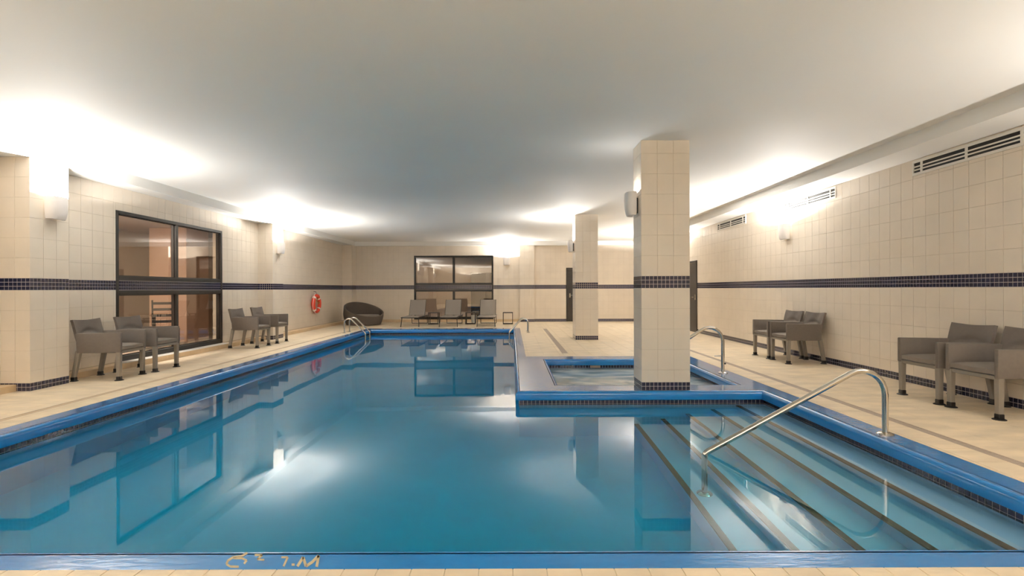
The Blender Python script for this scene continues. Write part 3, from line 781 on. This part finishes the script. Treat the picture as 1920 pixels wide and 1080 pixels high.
# ------------------------------------------------------------------ loungers, side tables, sofa, life ring
def lounger(loc, label, group):
    t = thing('sun_lounger', label, 'sun lounger', loc, 0, group)     # local: foot end at y=0, head towards +y
    for s in (-1, 1):
        MB().tube([(s * .30, .0, .0), (s * .275, .07, .30)], .013, 8).build('leg', M['darkmetal'], t)
        MB().box(s * .29 - .014, s * .29 + .014, .03, 1.85, .29, .325, bev=.004).build('side_rail', M['darkmetal'], t)
        MB().tube([(s * .28, 1.72, .31), (s * .28, 1.78, .012)], .012, 8).build('leg', M['darkmetal'], t)
    MB().tube([(-.28, 1.78, .012), (.28, 1.78, .012)], .012, 8).build('foot_bar', M['darkmetal'], t)
    MB().tube([(-.28, .03, .305), (.28, .03, .305)], .014, 8).build('front_bar', M['darkmetal'], t)
    def seat(u, v): return (-.265 + .53 * u, .04 + 1.21 * v, .325 - .014 * math.sin(PI * u) - .02 * math.exp(-v * 14))
    cloth(10, 12, seat, .012, (0, 0, 1)).build('seat_sling', M['sling'], t, smooth=True)
    def bk(u, v): return (-.27 + .54 * u, 1.25 + .30 * v - .012 * math.sin(PI * u), .335 + .53 * v)
    bb = cloth(10, 10, bk, .012, (0, -.87, .49)).build('backrest', M['sling'], t, smooth=True)
    for s in (-1, 1): MB().tube([(s * .275, 1.25, .33), (s * .275, 1.56, .87)], .011, 8).build('backrest_frame', M['darkmetal'], t)
    MB().tube([(-.2, 1.42, .62), (-.2, 1.68, .32)], .008, 6).build('strut', M['darkmetal'], t)
    MB().tube([(.2, 1.42, .62), (.2, 1.68, .32)], .008, 6).build('strut', M['darkmetal'], t)
    return t
GL = 'sun loungers in front of the far window'
lg = lounger((-3.37, 16.6, 0), 'grey sun lounger left of the three, nearest the round sofa', GL)
copy_tree(lg, (-2.10, 16.6, 0), 0, 'grey sun lounger standing between the two other loungers')
copy_tree(lg, (-.86, 16.6, 0), 0, 'grey sun lounger right of the three, below the far wall lamp')
def side_table(loc, label):
    t = thing('side_table', label, 'side table', loc, 0, 'small square side tables by the loungers')
    for sx in (-1, 1):
        for sy in (-1, 1): MB().box(sx * .165 - .012, sx * .165 + .012, sy * .165 - .012, sy * .165 + .012, 0, .40).build('leg', M['darkmetal'], t)
        MB().box(sx * .165 - .011, sx * .165 + .011, -.153, .153, .0, .022).build('base_bar', M['darkmetal'], t)
    for sy in (-1, 1): MB().box(-.153, .153, sy * .165 - .011, sy * .165 + .011, .0, .022).build('base_bar', M['darkmetal'], t)
    MB().box(-.18, .18, -.18, .18, .395, .42, bev=.003).build('table_top', M['darkmetal'], t)
    return t
st = side_table((-2.80, 18.05, 0), 'small dark side table between the left and middle loungers')
copy_tree(st, (-1.48, 18.05, 0), 0, 'small dark side table between the middle and right loungers')
copy_tree(st, (-.15, 18.0, 0), 0, 'small dark side table standing alone below the far wall lamp')
t = thing('waste_bin', 'small pale cylindrical bin beside the side table and right lounger', 'bin', (-1.40, 18.42, 0))
MB().lathe([(.09, 0), (.10, .28), (.105, .29), (.095, .29), (.085, .01)], n=20).build('bin_body', M['white'], t, smooth=True)

def sofa():
    t = thing('round_sofa', 'dark taupe egg shaped wicker sofa in the far left corner', 'sofa', (-5.22, 17.72, 0))
    n = 56; rx, ry = .66, .56; a0 = PI - .75
    def hgt(a): return .30 + .49 * ((1 - math.cos(a - a0 + PI)) / 2) ** 1.0
    def pt(a, v, k=0):
        h = hgt(a); z = .02 + v * (h - .02)
        f = .88 + .17 * math.sin(min(1, z / .42) * PI / 2) - .14 * max(0, z - .42)
        f -= k
        # a = 0 faces the viewer (-y)
        return (rx * f * math.sin(a) * -1, -ry * f * math.cos(a), z)
    outer = [[pt(2 * PI * i / n, v) for i in range(n)] for v in [j / 10 for j in range(11)]]
    rim = [[(p[0] * .965, p[1] * .965, p[2] + .012) for p in outer[-1]]]
    inner = []
    for v in [1 - j / 6 for j in range(7)]:
        ring = []
        for i in range(n):
            a = 2 * PI * i / n; h = hgt(a); z0 = .25; z = z0 + (max(h, z0 + .01) - z0) * v
            f = .88 + .17 * math.sin(min(1, z / .42) * PI / 2) - .14 * max(0, z - .42) - .09
            ring.append((-rx * f * math.sin(a), -ry * f * math.cos(a), z))
        inner.append(ring)
    b = MB(); b.loft(outer + rim + inner, caps=True); b.build('shell', M['wicker'], t, smooth=True)
    MB().lathe([(.50, .24), (.53, .28), (.53, .33), (.49, .36), (.30, .365), (.05, .365)], n=40).build('seat_cushion', M['seat'], t, smooth=True)
    return t
sf = sofa()
for c in sf.children:
    if c.name.startswith('seat_cushion'): c.scale = (1.05, .88, 1)

t = wthing('life_ring', 'orange red life ring hanging on the left wall near the far corner', 'life ring', (XL + .07, 16.05, .80))
cx, cyy, cz = XL + .10, 16.05, .80
ang = [2 * PI * k / 40 for k in range(40)]
MB().tube([(cx, cyy + .25 * math.cos(a), cz + .25 * math.sin(a)) for a in ang], .058, 14, closed=True).build('ring', M['orange'], t, smooth=True)
for q in (.25, .75, 1.25, 1.75):
    MB().tube([(cx, cyy + .25 * math.cos(a), cz + .25 * math.sin(a)) for a in [q * PI - .12 + .06 * k for k in range(5)]], .061, 14).build('band', M['band'], t, smooth=True)
MB().tube([(cx + .02, cyy + .33 * math.cos(a) * (1 + .06 * math.sin(4 * a)), cz + .33 * math.sin(a) * (1 + .06 * math.sin(4 * a))) for a in ang], .008, 8, closed=True).build('grab_line', M['band'], t, smooth=True)
rp = [(cx + .03 + .02 * math.sin(a * 5), cyy + .10 + .10 * math.cos(a) + .02 * math.cos(a * 3), cz + .13 + .14 * math.sin(a)) for a in [2 * PI * 3 * k / 90 for k in range(90)]]
MB().tube(rp, .011, 8).build('rope', M['rope'], t, smooth=True)
MB().tube([(XL + .012, cyy, 1.19), (XL + .085, cyy, 1.18), (XL + .10, cyy, 1.10), (XL + .085, cyy, 1.06)], .008, 8).build('hook', M['black'], t)
b = MB(); b.tube([(cx, cyy, 1.10), (cx, cyy - .01, 1.04)], .006, 6).build('strap', M['black'], t)
for o in bpy.data.objects:
    if 'world' in o: del o['world']
